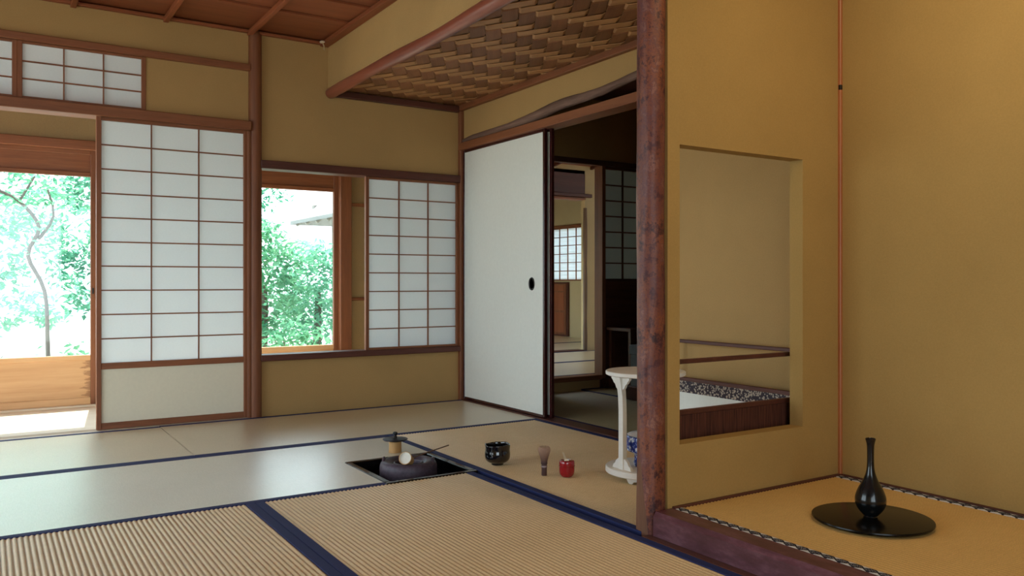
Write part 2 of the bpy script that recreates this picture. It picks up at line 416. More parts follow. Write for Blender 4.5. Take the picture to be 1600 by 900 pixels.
# ---- main board ceiling
mc = tag(empty('ceiling', (0, 2, 2.4)), 'red cedar board ceiling with thin battens', 'ceiling', kind='structure')
y = 5.03; n = 0
edges = [5.20, 4.71, 4.39, 4.07, 3.75, 3.43, 3.11, 2.79, 2.47, 2.15, 1.83, 1.4, .9, .4, -.1, -.6, -1.1, -1.6]
for ya, yb in zip(edges, edges[1:]):
    bm = bmesh.new()
    for v, c in zip(range(8), [(x, yy, zz) for x in (XW, 1.90) for yy, zl in ((yb + .0045, 2.400), (ya, 2.412)) for zz in (zl, zl + .012)]): bm.verts.new(c)
    bm.verts.ensure_lookup_table(); vs = bm.verts
    for f in ((0, 1, 3, 2), (4, 5, 7, 6), (0, 1, 5, 4), (2, 3, 7, 6), (0, 2, 6, 4), (1, 3, 7, 5)): bm.faces.new([vs[i] for i in f])
    # the rear edge of each board tucks above the next one
    cen = Vector((-.1, (ya + yb) / 2, 2.405))
    for v in bm.verts: v.co -= cen
    link('ceiling_board', mesh('ceiling_board', bm, M['board_x']), mc, cen - wloc(mc))
for x in (-1.98, -1.5, -1.02, -.54, -.06, .42, .905, 1.392): box('batten', x - .015, x + .015, YS, 5.20, 2.372, 2.402, M['board_y'], mc, .003)
box('edge_batten', 1.845, 1.90, 2.12, 5.20, 2.376, 2.402, M['board_y'], mc, .003)
box('edge_batten', XW, 1.85, 5.165, 5.20, 2.385, 2.402, M['board_x'], mc, .003)
box('roof_deck', XW - .1, 3.0, YS - .1, 5.3, 2.44, 2.48, M['dark_x'], mc)

# ---- alcove (tokonoma)
PX0, PX1, PZ0, PZ1, PY1 = 1.985, 2.625, .290, 1.307, 2.105
def plaster_opening():
    bm = bmesh.new(); rr = .012
    for b in ((1.93, PX0, YP, PY1, -.05, 2.44), (PX1, XB + .07, YP, PY1, -.05, 2.44), (PX0, PX1, YP, PY1, -.05, PZ0), (PX0, PX1, YP, PY1, PZ1, 2.44)): add_box(bm, *b)
    return link('wall_alcove_side', mesh('wall_alcove_side', bm, M['plaster_toko']))
tag(plaster_opening(), 'golden plaster alcove side wall with square cut-out opening', 'wall', kind='structure')
tag(box('wall_alcove_back', XT, XT + .09, -.05, YP, -.05, 2.44, M['plaster_toko']), 'golden plaster back wall of the alcove', 'wall', kind='structure')
tag(box('wall_alcove_south', 1.87, XT, -.11, -.05, -.05, 2.44, M['plaster_toko']), 'plaster south end wall of the alcove', 'wall', kind='structure')
tag(boxes('ceiling_alcove', [(1.80, XT + .09, -.11, YP, 2.425, 2.438)], M['board_y']), 'board ceiling of the alcove', 'ceiling', kind='structure')
tag(boxes('wall_alcove_lintel', [(1.87, 1.93, -.05, 2.05, 2.20, 2.425)], M['plaster']), 'plaster strip above the alcove front lintel', 'wall', kind='structure')
trim([(1.86, 1.94, -.05, 2.05, 2.15, 2.20)], M['cedar_y'], 'cedar lintel across the alcove front')
trim([(XT - .012, XT + .01, YP - .012, YP + .01, ZT, 2.425)], wood('bamboo_post', (168, 98, 56), (194, 122, 74), 'z', 0.4), 'thin wooden corner post in the alcove', 0.003)
trim([(XT - .0125, XT + .0, YP - .0125, YP - .002, 1.598, 1.618)], M['black_soft'], 'small dark nail on the alcove corner post', 0.001)
trim([(1.95, XT - .004, YP - .014, YP, ZT - .01, ZT + .006)], M['dark_x'], 'dark wooden edge strip under the alcove side wall', 0.001)
trim([(XT - .014, XT, -.05, YP - .014, ZT - .01, ZT + .006)], M['dark_y'], 'dark wooden edge strip under the alcove back wall', 0.001)
def gamachi():
    t = NT('lacquered_beam'); v = t.coords((3, 1, 3)); n = t.noise(v, 9, 6, 0.7)
    col = t.ramp(n, [(0.30, lin((72, 38, 42))), (0.5, lin((92, 54, 62))), (0.62, lin((110, 72, 80))), (0.75, lin((86, 48, 46)))])
    t.bump(n, 0.15, 0.002); m = t.set(col, 0.34, 0.5); return m
M['gamachi'] = gamachi()
TR[0] += 1
g = extrude('trim_%d' % TR[0], [(1.862, -.05), (1.862, .066), (1.874, .081), (1.948, .081), (1.948, -.05)], 'y', -.05, 2.042, M['gamachi'])
tag(g, 'mottled purple-brown beam along the alcove front', 'beam', kind='structure')
trim([(1.828, 1.862, -.05, 2.06, -.05, .002)], M['dark_y'], 'narrow grey wooden floor strip along the alcove beam', 0.001)

# alcove log pillar
def pillar():
    t = NT('bark_pillar'); v = t.coords((1.3, 1.3, 1)); n = t.noise(v, 13, 8, 0.78); n2 = t.noise(t.coords((1, 1, 0.5)), 45, 4)
    col = t.ramp(n, [(0.36, lin((44, 24, 28))), (0.44, lin((88, 48, 44))), (0.50, lin((140, 80, 52))), (0.55, lin((100, 58, 56))), (0.60, lin((150, 98, 78))), (0.66, lin((96, 52, 48)))])
    big = t.ramp(t.noise(t.coords((1, 1, .6)), 7, 3), [(.45, (0, 0, 0, 1)), (.6, (1, 1, 1, 1))])
    col = t.mix(t.math('MULTIPLY', big, 0.5), col, lin((84, 46, 54)))
    t.bump(t.math('ADD', n, n2), 0.5, 0.004); bark = t.set(col, 0.42, 0.4)
    bm = bmesh.new(); rnd = random.Random(11)
    N = 60; pts = [(0, 0, -.05 + 2.55 * k / N) for k in range(N + 1)]
    ph = [rnd.uniform(0, 6.28) for _ in range(6)]
    def wob(i, th):
        z = i * 2.55 / N
        return 1 + .035 * math.sin(2 * th + z * 3 + ph[0]) + .03 * math.sin(3 * th - z * 5 + ph[1]) + .02 * math.sin(5 * th + z * 11 + ph[2]) + .03 * math.sin(z * 4 + ph[3])
    add_tube(bm, pts, .0475, 28, wob)
    bmesh.ops.recalc_face_normals(bm, faces=bm.faces)
    nrm = Vector((-.95, .10, 0)).normalized(); nv = (nrm + Vector((0, 0, -.05))).normalized()
    res = bmesh.ops.bisect_plane(bm, geom=bm.verts[:] + bm.edges[:] + bm.faces[:], plane_co=Vector((0, 0, 0.24)) + nrm * .047, plane_no=nv, clear_outer=True)
    cut = [e for e in res['geom_cut'] if isinstance(e, bmesh.types.BMEdge)]
    for f in bm.faces: f.material_index = 0
    fr = bmesh.ops.holes_fill(bm, edges=[e for e in bm.edges if e.is_boundary])
    for f in fr['faces']: f.material_index = 1
    me = mesh('alcove_pillar', bm, None, True, [bark, wood('cut_facet', (104, 68, 48), (128, 88, 64), 'z', 0.55)])
    TR[0] += 1
    o = link('trim_%d' % TR[0], me, None, (1.898, 2.092, 0))
    tag(o, 'mottled red-brown log pillar at the alcove corner', 'pillar', kind='structure')
    kn = lathe('knot', [(0, .02), (.006, .018), (.009, .008), (.010, -.01)], bark, o, (.040, -.024, 1.27), 12, (R(50), R(62), 0))
pillar()

# ---- unseen sides of the room
tag(boxes('unseen_wall_west', [(XW - .08, XW, YS, 1.8, -.05, 2.44), (XW - .08, XW, 4.6, 5.26, -.05, 2.44), (XW - .08, XW, 1.8, 4.6, 2.0, 2.44), (XW - .08, XW, 3.15, 3.25, -.05, 2.0)], M['plaster']),
    'unseen plaster wall with wide openings to the veranda', 'wall', kind='structure')
tag(boxes('unseen_wall_south', [(XW, -1.6, YS - .08, YS, -.05, 2.44), (1.0, 3.0, YS - .08, YS, -.05, 2.44), (-1.6, 1.0, YS - .08, YS, 2.0, 2.44), (-.33, -.27, YS - .08, YS, -.05, 2.0)], M['plaster']), 'unseen plaster wall at the back of the room with wide openings', 'wall', kind='structure')
tag(boxes('unseen_wall_southeast', [(1.87, 1.95, YS, -.11, -.05, 2.44)], M['plaster']), 'unseen plaster wall beside the alcove', 'wall', kind='structure')

# ---- veranda and garden doors
YO = 6.33
tag(boxes('floor_veranda', [(-2.2, 2.82, 5.28, 6.42, -.06, -.006)], M['floor_x']), 'pale wooden veranda floor', 'floor', kind='structure')
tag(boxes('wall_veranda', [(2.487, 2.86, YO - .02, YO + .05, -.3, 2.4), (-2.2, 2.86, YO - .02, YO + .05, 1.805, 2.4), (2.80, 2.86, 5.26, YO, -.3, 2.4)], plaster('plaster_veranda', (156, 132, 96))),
    'ochre plaster veranda wall above and beside the glass doors', 'wall', kind='structure')
trim([(-2.2, 2.487, YO - .045, YO + .06, 1.740, 1.805)], M['cedar_x'], 'cedar lintel over the glass garden doors')
trim([(2.395, 2.490, YO - .06, YO + .05, -.06, 2.4)], M['cedar_z'], 'square cedar post beside the glass garden door')
trim([(2.487, 2.80, YO - .035, YO - .02, 1.452, 1.480)], M['cedar_x'], 'upper thin batten on the veranda wall')
trim([(2.487, 2.80, YO - .035, YO - .02, .692, .718)], M['cedar_x'], 'lower thin batten on the veranda wall')
trim([(-2.2, 2.395, YO - .05, YO + .06, -.06, .004)], M['floor_x'], 'wooden sill under the glass garden doors')
tag(extrude('ceiling_veranda', [(5.26, 2.44), (5.26, 2.47), (6.78, 2.13), (6.78, 2.10)], 'x', -2.3, 2.95, M['board_x']), 'sloping board eaves over the veranda', 'ceiling', kind='structure')
def stained_wood():
    t = NT('stained_honey_wood'); v = t.coords((.06, 1, 1)); n1 = t.noise(v, 18, 5, .65); col = t.ramp(n1, [(.32, lin((196, 150, 106))), (.68, lin((216, 174, 130)))])
    tc = t.new('ShaderNodeTexCoord'); sp = t.new('ShaderNodeSeparateXYZ'); t.link(tc.outputs['Object'], sp.inputs[0])
    jag = t.noise(t.coords((3, 1, 26)), 1.6, 5, .7)
    st = t.math('GREATER_THAN', sp.outputs[0], t.math('MULTIPLY_ADD', jag, .30, .265))
    col = t.mix(t.math('MULTIPLY', st, .55), col, lin((120, 70, 40)))      # weather stain at the stile
    return t.set(col, .5, .4)
M['stained'] = stained_wood()
def glass_door(x0, x1, y, label):
    DN[0] += 1
    r = tag(empty('door_%d' % DN[0], ((x0 + x1) / 2, y, 0)), label, 'glass door', kind='structure')
    st = .055
    for a, b in ((x0, x0 + st), (x1 - st, x1)): box('stile', a, b, y, y + .032, .004, 1.742, M['cedar_z'], r, .003)
    a, b = x0 + st, x1 - st
    box('top_rail', a, b, y, y + .032, 1.712, 1.742, M['cedar_x'], r, .003)
    box('upper_panel', a, b, y + .012, y + .022, 1.592, 1.712, M['cedar_x'], r)
    box('upper_rail', a, b, y, y + .032, 1.562, 1.592, M['cedar_x'], r, .003)
    box('lock_rail', a, b, y, y + .032, .308, .342, M['orange_x'], r, .003)
    box('lower_panel', a, b, y + .012, y + .022, .052, .308, M['stained'], r)
    box('bottom_rail', a, b, y, y + .032, .004, .052, M['orange_x'], r, .003)
    box('glass_pane', a, b, y + .013, y + .018, .342, 1.562, M['glass'], r)
    return r
d = glass_door(-.32, .672, YO - .012, 'glass garden door with honey wood lower panel in the open doorway')
box('catch', .626, .636, YO - .020, YO - .012, .76, .80, M['black_soft'], d)
glass_door(.640, 1.56, YO + .024, 'glass garden door behind the tall paper shoji')
glass_door(1.53, 2.412, YO - .012, 'glass garden door seen through the low window')
glass_door(-1.30, -.29, YO + .024, 'glass garden door at the far west end of the veranda')

# ---- rooms behind the fusuma wall
tag(boxes('floor_back_room', [(2.985, 6.2, 1.6, 5.2, -.12, -.052)], M['dark_x']), 'board floor under the dim back room mats', 'floor', kind='structure')
tag(boxes('wall_back_room', [(2.98, 3.60, 5.2, 5.27, -.1, 2.6), (3.60, 4.17, 5.2, 5.27, 1.80, 2.6), (3.60, 4.17, 5.2, 5.27, -.1, .07), (4.17, 6.2, 5.2, 5.27, 1.80, 2.6),
                              (6.2, 6.27, 1.6, 5.27, -.1, 2.6), (2.98, 6.27, 1.53, 1.6, -.1, 2.6), (2.975, 3.04, 1.6, 2.06, -.1, 2.6), (4.78, 6.2, 5.2, 5.27, -.1, 1.8)], M['plaster']),
    'shadowed plaster walls of the dim back room', 'wall', kind='structure')
tag(boxes('ceiling_back_room', [(2.97, 6.27, 1.53, 5.27, 2.3, 2.34)], M['dark_x']), 'dark board ceiling of the back room', 'ceiling', kind='structure')
trim([(3.60, 4.80, 5.165, 5.21, 1.772, 1.815)], M['dark_x'], 'dark lintel across the back room doorway')
trim([(4.170, 4.205, 5.165, 5.27, .07, 1.772)], M['cedar_z'], 'pale cedar jamb of the back room doorway')
trim([(3.60, 4.17, 5.17, 5.28, .062, .098)], M['cedar_x'], 'raised wooden sill of the back room doorway')
tag(boxes('wall_wainscot', [(4.205, 4.79, 5.185, 5.22, -.05, .850)], M['dark_x']), 'dark board wainscot under the dim shoji', 'wall', kind='structure')
WN[0] += 1
r = tag(empty('window_%d' % WN[0], (4.5, 5.19, .85)), 'dim grey paper shoji deep in the shadowed back room', 'window', kind='structure')
for a, b in ((4.205, 4.222), (4.775, 4.79)): box('stile', a, b, 5.19, 5.216, .85, 1.772, M['dark_z'], r, .002)
box('bottom_rail', 4.222, 4.775, 5.19, 5.216, .85, .868, M['dark_x'], r, .002)
box('top_rail', 4.222, 4.775, 5.19, 5.216, 1.752, 1.772, M['dark_x'], r, .002)
CPA = M['paper']; M['paper'] = paper('dim_shoji_paper', (196, 202, 200), .35)  # greyer copy of the paper, with the back room's dimness put into its colour
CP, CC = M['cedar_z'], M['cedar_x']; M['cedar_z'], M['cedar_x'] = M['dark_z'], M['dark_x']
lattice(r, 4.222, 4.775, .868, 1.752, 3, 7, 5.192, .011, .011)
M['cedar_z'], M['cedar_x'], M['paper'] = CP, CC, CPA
# middle room and far room
ZF = .095
tag(boxes('floor_far_rooms', [(3.0, 6.9, 5.27, 7.25, -.1, ZF - .052), (4.6, 6.9, 7.25, 10.2, -.1, ZF - .052)], M['dark_x']), 'board floor under the far room mats', 'floor', kind='structure')
tag(boxes('wall_middle_room', [(5.53, 6.9, 7.15, 7.22, 0, 2.6), (2.98, 5.53, 7.15, 7.22, 2.02, 2.6), (2.93, 3.0, 5.27, 7.22, -.1, 2.6), (6.83, 6.9, 5.2, 7.15, 0, 2.6)], M['plaster_pale']),
    'pale plaster walls of the middle room', 'wall', kind='structure')
tag(boxes('wall_far_room', [(6.8, 6.87, 7.2, 8.78, 0, 2.7), (6.8, 6.87, 9.58, 10.2, 0, 2.7), (6.8, 6.87, 8.78, 9.58, 0, .86), (6.8, 6.87, 8.78, 9.58, 1.60, 2.7), (4.6, 6.87, 10.2, 10.27, -.1, 2.7), (4.53, 4.6, 7.22, 10.27, 1.15, 2.7)], M['plaster_pale']),
    'pale plaster walls of the far room', 'wall', kind='structure')
tag(boxes('ceiling_far_room', [(4.6, 6.9, 7.22, 10.27, 2.6, 2.64)], M['board_x']), 'board ceiling of the far room', 'ceiling', kind='structure')
mid = tag(extrude('ceiling_middle_room', [(5.2, 2.42), (5.2, 2.45), (7.2, 2.13), (7.2, 2.10)], 'x', 2.95, 6.9, M['board_x']), 'sloping dark board ceiling of the middle room', 'ceiling', kind='structure')
for x in (3.6, 4.1, 4.6, 5.1, 5.6):
    extrude('batten', [(5.2, 2.385), (5.2, 2.42), (7.2, 2.10), (7.2, 2.065)], 'x', x, x + .03, M['dark_y'], mid)
trim([(2.98, 5.53, 7.15, 7.20, 1.80, 2.06)], M['dark_x'], 'dark hanging board wall above the far room opening')
trim([(2.98, 5.60, 7.11, 7.16, 1.762, 1.80)], M['dark_x'], 'dark lintel at the far room opening')
trim([(2.98, 5.52, 7.12, 7.24, 1.735, 1.758)], M['cedar_x'], 'thin rail under the far room lintel')
TR[0] += 1
tag(tube('trim_%d' % TR[0], [(5.53, 7.15, .05 + .2 * k) for k in range(9)], [.023 + .003 * math.sin(k * 2.2) for k in range(9)], wood('gnarled_post', (86, 66, 52), (126, 100, 80), 'z'), seg=12), 'slim natural post at the far room opening', 'post', kind='structure')
trim([(2.98, 5.50, 7.12, 7.24, ZF - .06, ZF + .012)], M['dark_x'], 'dark sill board at the far room opening')
trim([(6.775, 6.80, 7.3, 10.15, 1.60, 1.628)], M['cedar_y'], 'thin wall rail above the far lattice window')
WN[0] += 1
r = tag(empty('window_%d' % WN[0], (6.79, 9.18, .86)), 'bright far lattice window with a slatted blind behind its paper', 'window', kind='structure')
x = 6.80
for a, b in ((8.78, 8.80), (9.56, 9.58)): box('stile', x - .012, x + .02, a, b, .86, 1.60, M['cedar_z'], r, .002)
for a, b in ((.86, .878), (1.582, 1.60)): box('rail', x - .012, x + .02, 8.80, 9.56, a, b, M['cedar_y'], r, .002)
cw = .76 / 4; rh = .704 / 6
for i in range(1, 4): box('lattice_bar', x - .008, x + .006, 8.80 + i * cw - .005, 8.80 + i * cw + .005, .878, 1.582, M['cedar_z'], r)
for j in range(1, 6): box('lattice_bar', x - .007, x + .005, 8.80, 9.56, .878 + j * rh - .005, .878 + j * rh + .005, M['cedar_y'], r)
M['paper_thin'] = paper('far_window_paper', (240, 246, 250), 0.6)
for i in range(4):
    for j in range(6): box('paper_pane', x + .0065, x + .0075, 8.80 + i * cw, 8.80 + (i + 1) * cw, .878 + j * rh, .878 + (j + 1) * rh, M['paper_thin'], r)
for k in range(14): box('blind_slat', x + .03, x + .034, 8.76, 9.60, .88 + k * .052, .88 + k * .052 + .024, M['floor_y'], r)
# cabinet doors on the far wall
r = tag(empty('wall_cupboard', (6.78, 9.6, ZF)), 'red-brown panelled cupboard under the far lattice window', 'cupboard')
box('body', 6.765, 6.799, 9.14, 10.15, ZF, .84, M['dark_z'], r)
for k in range(3):
    ya = 9.165 + k * .325
    d = box('cupboard_door', 6.750, 6.765, ya, ya + .315, ZF + .02, .82, M['cedar_z'], r, .003)
    for za, zb in ((ZF + .05, .42), (.45, .70), (.72, .80)): box('door_panel', 6.744, 6.7505, ya + .03, ya + .285, za, zb, M['board_z'], d, .002)

# ================================================================== TATAMI
def tatami(x0, x1, y0, y1, axis, mat, label, b_lo=True, b_hi=True, bw=.034, z=0.0, hole=None, cut_lo=None, group=None, hermat=None):
    "axis = long side and rib direction; borders run along the long sides"
    r = tag(empty('tatami_mat', ((x0 + x1) / 2, (y0 + y1) / 2, z - .052)), label, 'tatami mat', group)
    o = wloc(r); g = .0012
    def cover(rect):
        bm = bmesh.new(); a0, a1, c0, c1 = rect; per = .0165; n = max(2, int(round((c1 - c0) / per))) ; st = 6
        pts = []
        for k in range(n * st + 1):
            c = c0 + (c1 - c0) * k / (n * st); ph = (k % st) / st; am = .08 if axis == 'x' else 1.0
            pts.append((c, am * (-.0042 * (1 - math.sin(math.pi * ph)) if (k % st) else -.0048)))
        A = []; B = []; lo = z - .052
        for c, h in pts:
            pa, pb = ((a0, c), (a1, c)) if axis == 'x' else ((c, a0), (c, a1))
            A.append(bm.verts.new((*pa, z + h))); B.append(bm.verts.new((*pb, z + h)))
        for k in range(len(pts) - 1): bm.faces.new((A[k], A[k + 1], B[k + 1], B[k]))
        for v in bm.verts: v.co -= o
        bl = []
        for c in (c0, c1):
            pa, pb = ((a0, c), (a1, c)) if axis == 'x' else ((c, a0), (c, a1))
            bl += [bm.verts.new(Vector((*pa, lo)) - o), bm.verts.new(Vector((*pb, lo)) - o)]
        tl = [bm.verts.new(v.co + Vector((0, 0, .0492))) for v in bl]
        for f in ((0, 1, 3, 2), ): bm.faces.new([bl[i] for i in f])
        for i, j in ((0, 1), (1, 3), (3, 2), (2, 0)): bm.faces.new((bl[i], bl[j], tl[j], tl[i]))
        me = bpy.data.meshes.new('rush_cover'); bm.normal_update()
        for f in bm.faces:
            if f.normal.z < 0 and f.calc_center_median().z > .03 and abs(f.normal.z) > .3: f.normal_flip()
        bm.to_mesh(me); bm.free(); me.materials.append(mat)
        for p in me.polygons: p.use_smooth = p.center.z > .045
        link('rush_cover', me, r)
    la, lb, ca, cb = (x0 + g, x1 - g, y0 + g, y1 - g) if axis == 'x' else (y0 + g, y1 - g, x0 + g, x1 - g)
    c0 = ca + (bw if b_lo else 0); c1 = cb - (bw if b_hi else 0)
    if hole:                                          # hearth cut-out at the end of the mat
        hx, hy = hole
        cover((la, hx, c0, c1)); cover((hx, lb, hy, c1))
    else: cover((la, lb, c0, c1))
    for on, (s0, s1) in ((b_lo, (ca, ca + bw)), (b_hi, (cb - bw, cb))):
        if not on: continue
        e1 = hole[0] if (hole and s0 == ca) else lb
        b = (la, e1, s0, s1) if axis == 'x' else (s0, s1, la, e1)
        box('cloth_border', *b, z - .05, z + .0012, hermat or M['navy'], r, .001)
    return r
tatami(-1.10, .860, 4.165, 5.148, 'x', M['rush_x'], 'straw tatami mat on the threshold side of the open garden doorway')
tatami(.860, 2.868, 4.165, 5.165, 'x', M['rush_x'], 'straw tatami mat below the low window and tall shoji')
tatami(-.05, 1.856, 3.168, 4.165, 'x', M['rush_sheen'], 'pale straw tatami mat with the hearth cut into its corner', hole=(1.412, 3.655))
tatami(-2.05, -.05, 3.168, 4.165, 'x', M['rush_x'], 'straw tatami mat continuing the hearth mat row to the west')
tatami(-.09, .868, 1.20, 3.168, 'y', M['rush_y'], 'ribbed straw tatami mat before the hearth row, west of the broad blue seam')
tatami(.868, 1.828, 1.20, 3.168, 'y', M['rush_y'], 'ribbed straw tatami mat between the hearth and the alcove beam')
tatami(1.860, 2.868, 2.10, 4.163, 'y', M['rush_y'], 'straw tatami mat carrying tea bowl, whisk and white stand')
tatami(-1.05, -.09, 1.20, 3.168, 'y', M['rush_y'], 'straw tatami mat on the west side of the room')
tatami(-.09, .868, -.75, 1.20, 'y', M['rush_y'], 'straw tatami mat at the south of the blue seam')
tatami(.868, 1.828, -.75, 1.20, 'y', M['rush_y'], 'straw tatami mat south of the ribbed mat by the alcove beam')
# alcove mat with patterned border
def pattern_border():
    t = NT('patterned_border'); tc = t.new('ShaderNodeTexCoord'); sp = t.new('ShaderNodeSeparateXYZ'); t.link(tc.outputs['Object'], sp.inputs[0])
    s = t.math('ABSOLUTE', t.math('SINE', t.math('MULTIPLY', sp.outputs[1], math.pi / .043)))
    d = t.math('SUBTRACT', t.math('MULTIPLY', s, .0125), t.math('ABSOLUTE', sp.outputs[0]))
    inner = t.math('GREATER_THAN', d, .0022); edge = t.math('LESS_THAN', d, -.003)
    vo = t.new('ShaderNodeTexVoronoi'); vo.inputs['Scale'].default_value = 260; t.link(tc.outputs['Object'], vo.inputs['Vector'])
    tex = t.math('GREATER_THAN', vo.outputs['Distance'], .42)
    c1 = t.mix(tex, lin((150, 148, 150)), lin((40, 44, 58)))
    col = t.mix(inner, lin((20, 24, 36)), c1); col = t.mix(edge, col, lin((206, 204, 200)))
    return t.set(col, 0.8, 0.2)
M['pattern'] = pattern_border()
tatami(1.950, XT - .014, -.04, YP - .014, 'y', M['rush_toko'], 'golden alcove tatami mat with black and white patterned border', z=ZT, bw=.030, hermat=M['pattern'])
# back rooms
tatami(2.99, 3.95, 2.2, 5.1, 'y', M['rush_dim_y'], 'shadowed tatami mat inside the dim back room')
tatami(3.95, 6.1, 4.2, 5.16, 'x', M['rush_dim_x'], 'shadowed tatami mat under the low dark desk')
tatami(3.0, 6.8, 5.29, 6.20, 'x', M['rush_x'], 'tatami mat just inside the raised back room doorway', z=ZF)
tatami(3.0, 6.8, 6.20, 7.11, 'x', M['rush_x'], 'tatami mat in front of the far room sill', z=ZF)
tatami(4.6, 6.7, 7.25, 8.2, 'x', M['rush_x'], 'bright tatami mat just beyond the far room sill', z=ZF)
tatami(4.6, 6.7, 8.2, 10.1, 'x', M['rush_x'], 'tatami mat beside the far wall cupboard', z=ZF)

# ================================================================== HEARTH AND TEA THINGS
hx0, hx1, hy0, hy1 = 1.414, 1.853, 3.1685, 3.653
r = tag(empty('hearth_frame', ((hx0 + hx1) / 2, (hy0 + hy1) / 2, -.05)), 'black lacquered square frame around the sunken hearth', 'hearth')
fw = .028
for nm, b in (('frame_bar', (hx0, hx1, hy0, hy0 + fw)), ('frame_bar', (hx0, hx1, hy1 - fw, hy1)), ('frame_bar', (hx0, hx0 + fw, hy0 + fw, hy1 - fw)), ('frame_bar', (hx1 - fw, hx1, hy0 + fw, hy1 - fw))):
    box(nm, *b, -.05, .003, M['black'], r, .004)
box('ash_bed', hx0 + fw, hx1 - fw, hy0 + fw, hy1 - fw, -.378, -.30, plain('grey_ash', (70, 66, 62), 0.95), r)
for s in ((hx0 + .004, hx0 + fw, hy0 + .004, hy1 - .004), (hx1 - fw, hx1 - .004, hy0 + .004, hy1 - .004), (hx0 + fw, hx1 - fw, hy0 + .004, hy0 + fw), (hx0 + fw, hx1 - fw, hy1 - fw, hy1 - .004)):
    box('hearth_side', *s, -.378, -.05, M['black_soft'], r)

iron = NT('cast_iron'); v_ = iron.coords(); n_ = iron.noise(v_, 70, 5, .7); iron.bump(n_, .4, .003)
M['iron'] = iron.set(iron.ramp(n_, [(.3, lin((58, 48, 60))), (.7, lin((84, 70, 84)))]), .5, .5)
kx, ky = 1.628, 3.415
r = tag(empty('iron_kettle', (kx, ky, -.30)), 'wide cast-iron tea kettle sunk in the hearth', 'kettle')
lathe('body', smoothprof([(.0, 0), (.06, .004), (.10, .05), (.122, .14), (.129, .22), (.130, .290), (.128, .312), (.121, .326), (.108, .332), (.090, .328), (.076, .318), (.070, .314), (.066, .322), (.060, .322), (.057, .306), (.059, .28), (.03, .22), (0, .21)], 4), M['iron'], r, (0, 0, 0), 56)
for s in (-1, 1):
    bm = bmesh.new()
    pts = [Vector((math.cos(a) * .026, 0, math.sin(a) * .024)) for a in [math.pi * k / 8 for k in range(9)]]
    add_tube(bm, pts, .007, 8)
    link('lug', mesh('lug', bm, M['iron'], True), r, (s * .118 * .8, s * -.118 * .5, .316), (0, 0, R(60)))
# ladle
M['bamboo'] = wood('bamboo', (176, 132, 80), (204, 162, 106), 'z', .45, 20, .05)
M['bamboo_dk'] = wood('bamboo_handle', (96, 68, 46), (130, 96, 66), 'x', .5, 20, .05)
M['cup_in'] = plain('bleached_bamboo', (236, 232, 220), .6)
r = tag(empty('bamboo_ladle', (1.588, 3.350, .026)), 'bamboo water ladle resting in the kettle mouth', 'ladle')
ax = Vector((-.62, -.70, .42)).normalized()
rot = ax.to_track_quat('Z', 'Y').to_euler()
lathe('cup', [(.0, -.03), (.024, -.03), (.027, -.027), (.029, .026), (.0265, .026), (.0255, -.010), (0, -.012)], M['bamboo'], r, (0, 0, .024), 32, rot)
c2 = lathe('cup_lining', [(0, .010), (.0262, .012), (.0268, .0255), (.0262, .0255), (.0255, .018), (0, .017)], M['cup_in'], r, (0, 0, .024), 32, rot)
tube('handle', [(.020, .012, .020), (.10, .068, .020), (.20, .138, .017), (.335, .230, .013)], [.0045, .004, .0038, .0042], M['bamboo_dk'], r, seg=8, flat=.7)
# lid on its bamboo rest
fx, fy = 1.712, 3.742
r = tag(empty('bamboo_lid_rest', (fx, fy, 0)), 'short bamboo section serving as lid rest beside the hearth', 'lid rest')
lathe('tube', [(.029, 0), (.0315, .001), (.031, .02), (.0305, .045), (.032, .056), (.029, .057), (.027, .053), (.027, .004), (.029, 0)][0:8], M['bamboo'], r, (0, 0, 0), 36)
r = tag(empty('kettle_lid', (fx, fy, .0578)), 'dark bronze kettle lid with knob, lying on the bamboo rest', 'lid')
M['bronze'] = plain('dark_bronze', (44, 48, 56), .35, .5, .6)
lathe('disc', [(0, 0), (.045, 0), (.058, .003), (.062, .007), (.061, .0095), (.04, .014), (0, .017)], M['bronze'], r, (0, 0, 0), 44)
lathe('knob', smoothprof([(0, 0), (.010, .0), (.0065, .006), (.0055, .011), (.0105, .016), (.012, .021), (.009, .026), (0, .028)], 3), M['black_soft'], r, (0, 0, .016), 20)
# tea bowl
rb = random.Random(4)
r = tag(empty('tea_bowl', (1.995, 3.238, 0)), 'glossy black raku tea bowl with uneven rim', 'bowl')
def wob(rr, z, a):
    k = max(0, min(1, z / .09))
    return rr * (1 + .018 * math.sin(2 * a + .6) * k + .012 * math.sin(3 * a + z * 40)), z + k * (.0022 * math.sin(3 * a) + .0012 * math.sin(5 * a + 1))
M['raku'] = plain('raku_black_glaze', (8, 8, 10), .10, .7, coat=.8); 
t = NT('raku_glaze'); n_ = t.noise(t.coords(), 38, 3); t.bump(n_, .35, .004); M['raku'] = t.set(t.ramp(n_, [(.3, lin((6, 6, 8))), (.7, lin((18, 16, 18)))]), .09, .7, coat=.7)
lathe('body', smoothprof([(0, .010), (.020, .0095), (.024, .006), (.030, .0085), (.048, .016), (.0575, .030), (.0595, .050), (.0575, .070), (.0590, .086), (.0595, .092), (.057, .0935), (.0545, .088), (.053, .065), (.050, .035), (.03, .020), (0, .017)], 4), M['raku'], r, (0, 0, 0), 56, None, True, wob)
lathe('foot_ring', [(.021, .0), (.027, .0), (.0285, .004), (.0275, .012), (.020, .012)], M['raku'], r, (0, 0, 0), 36)
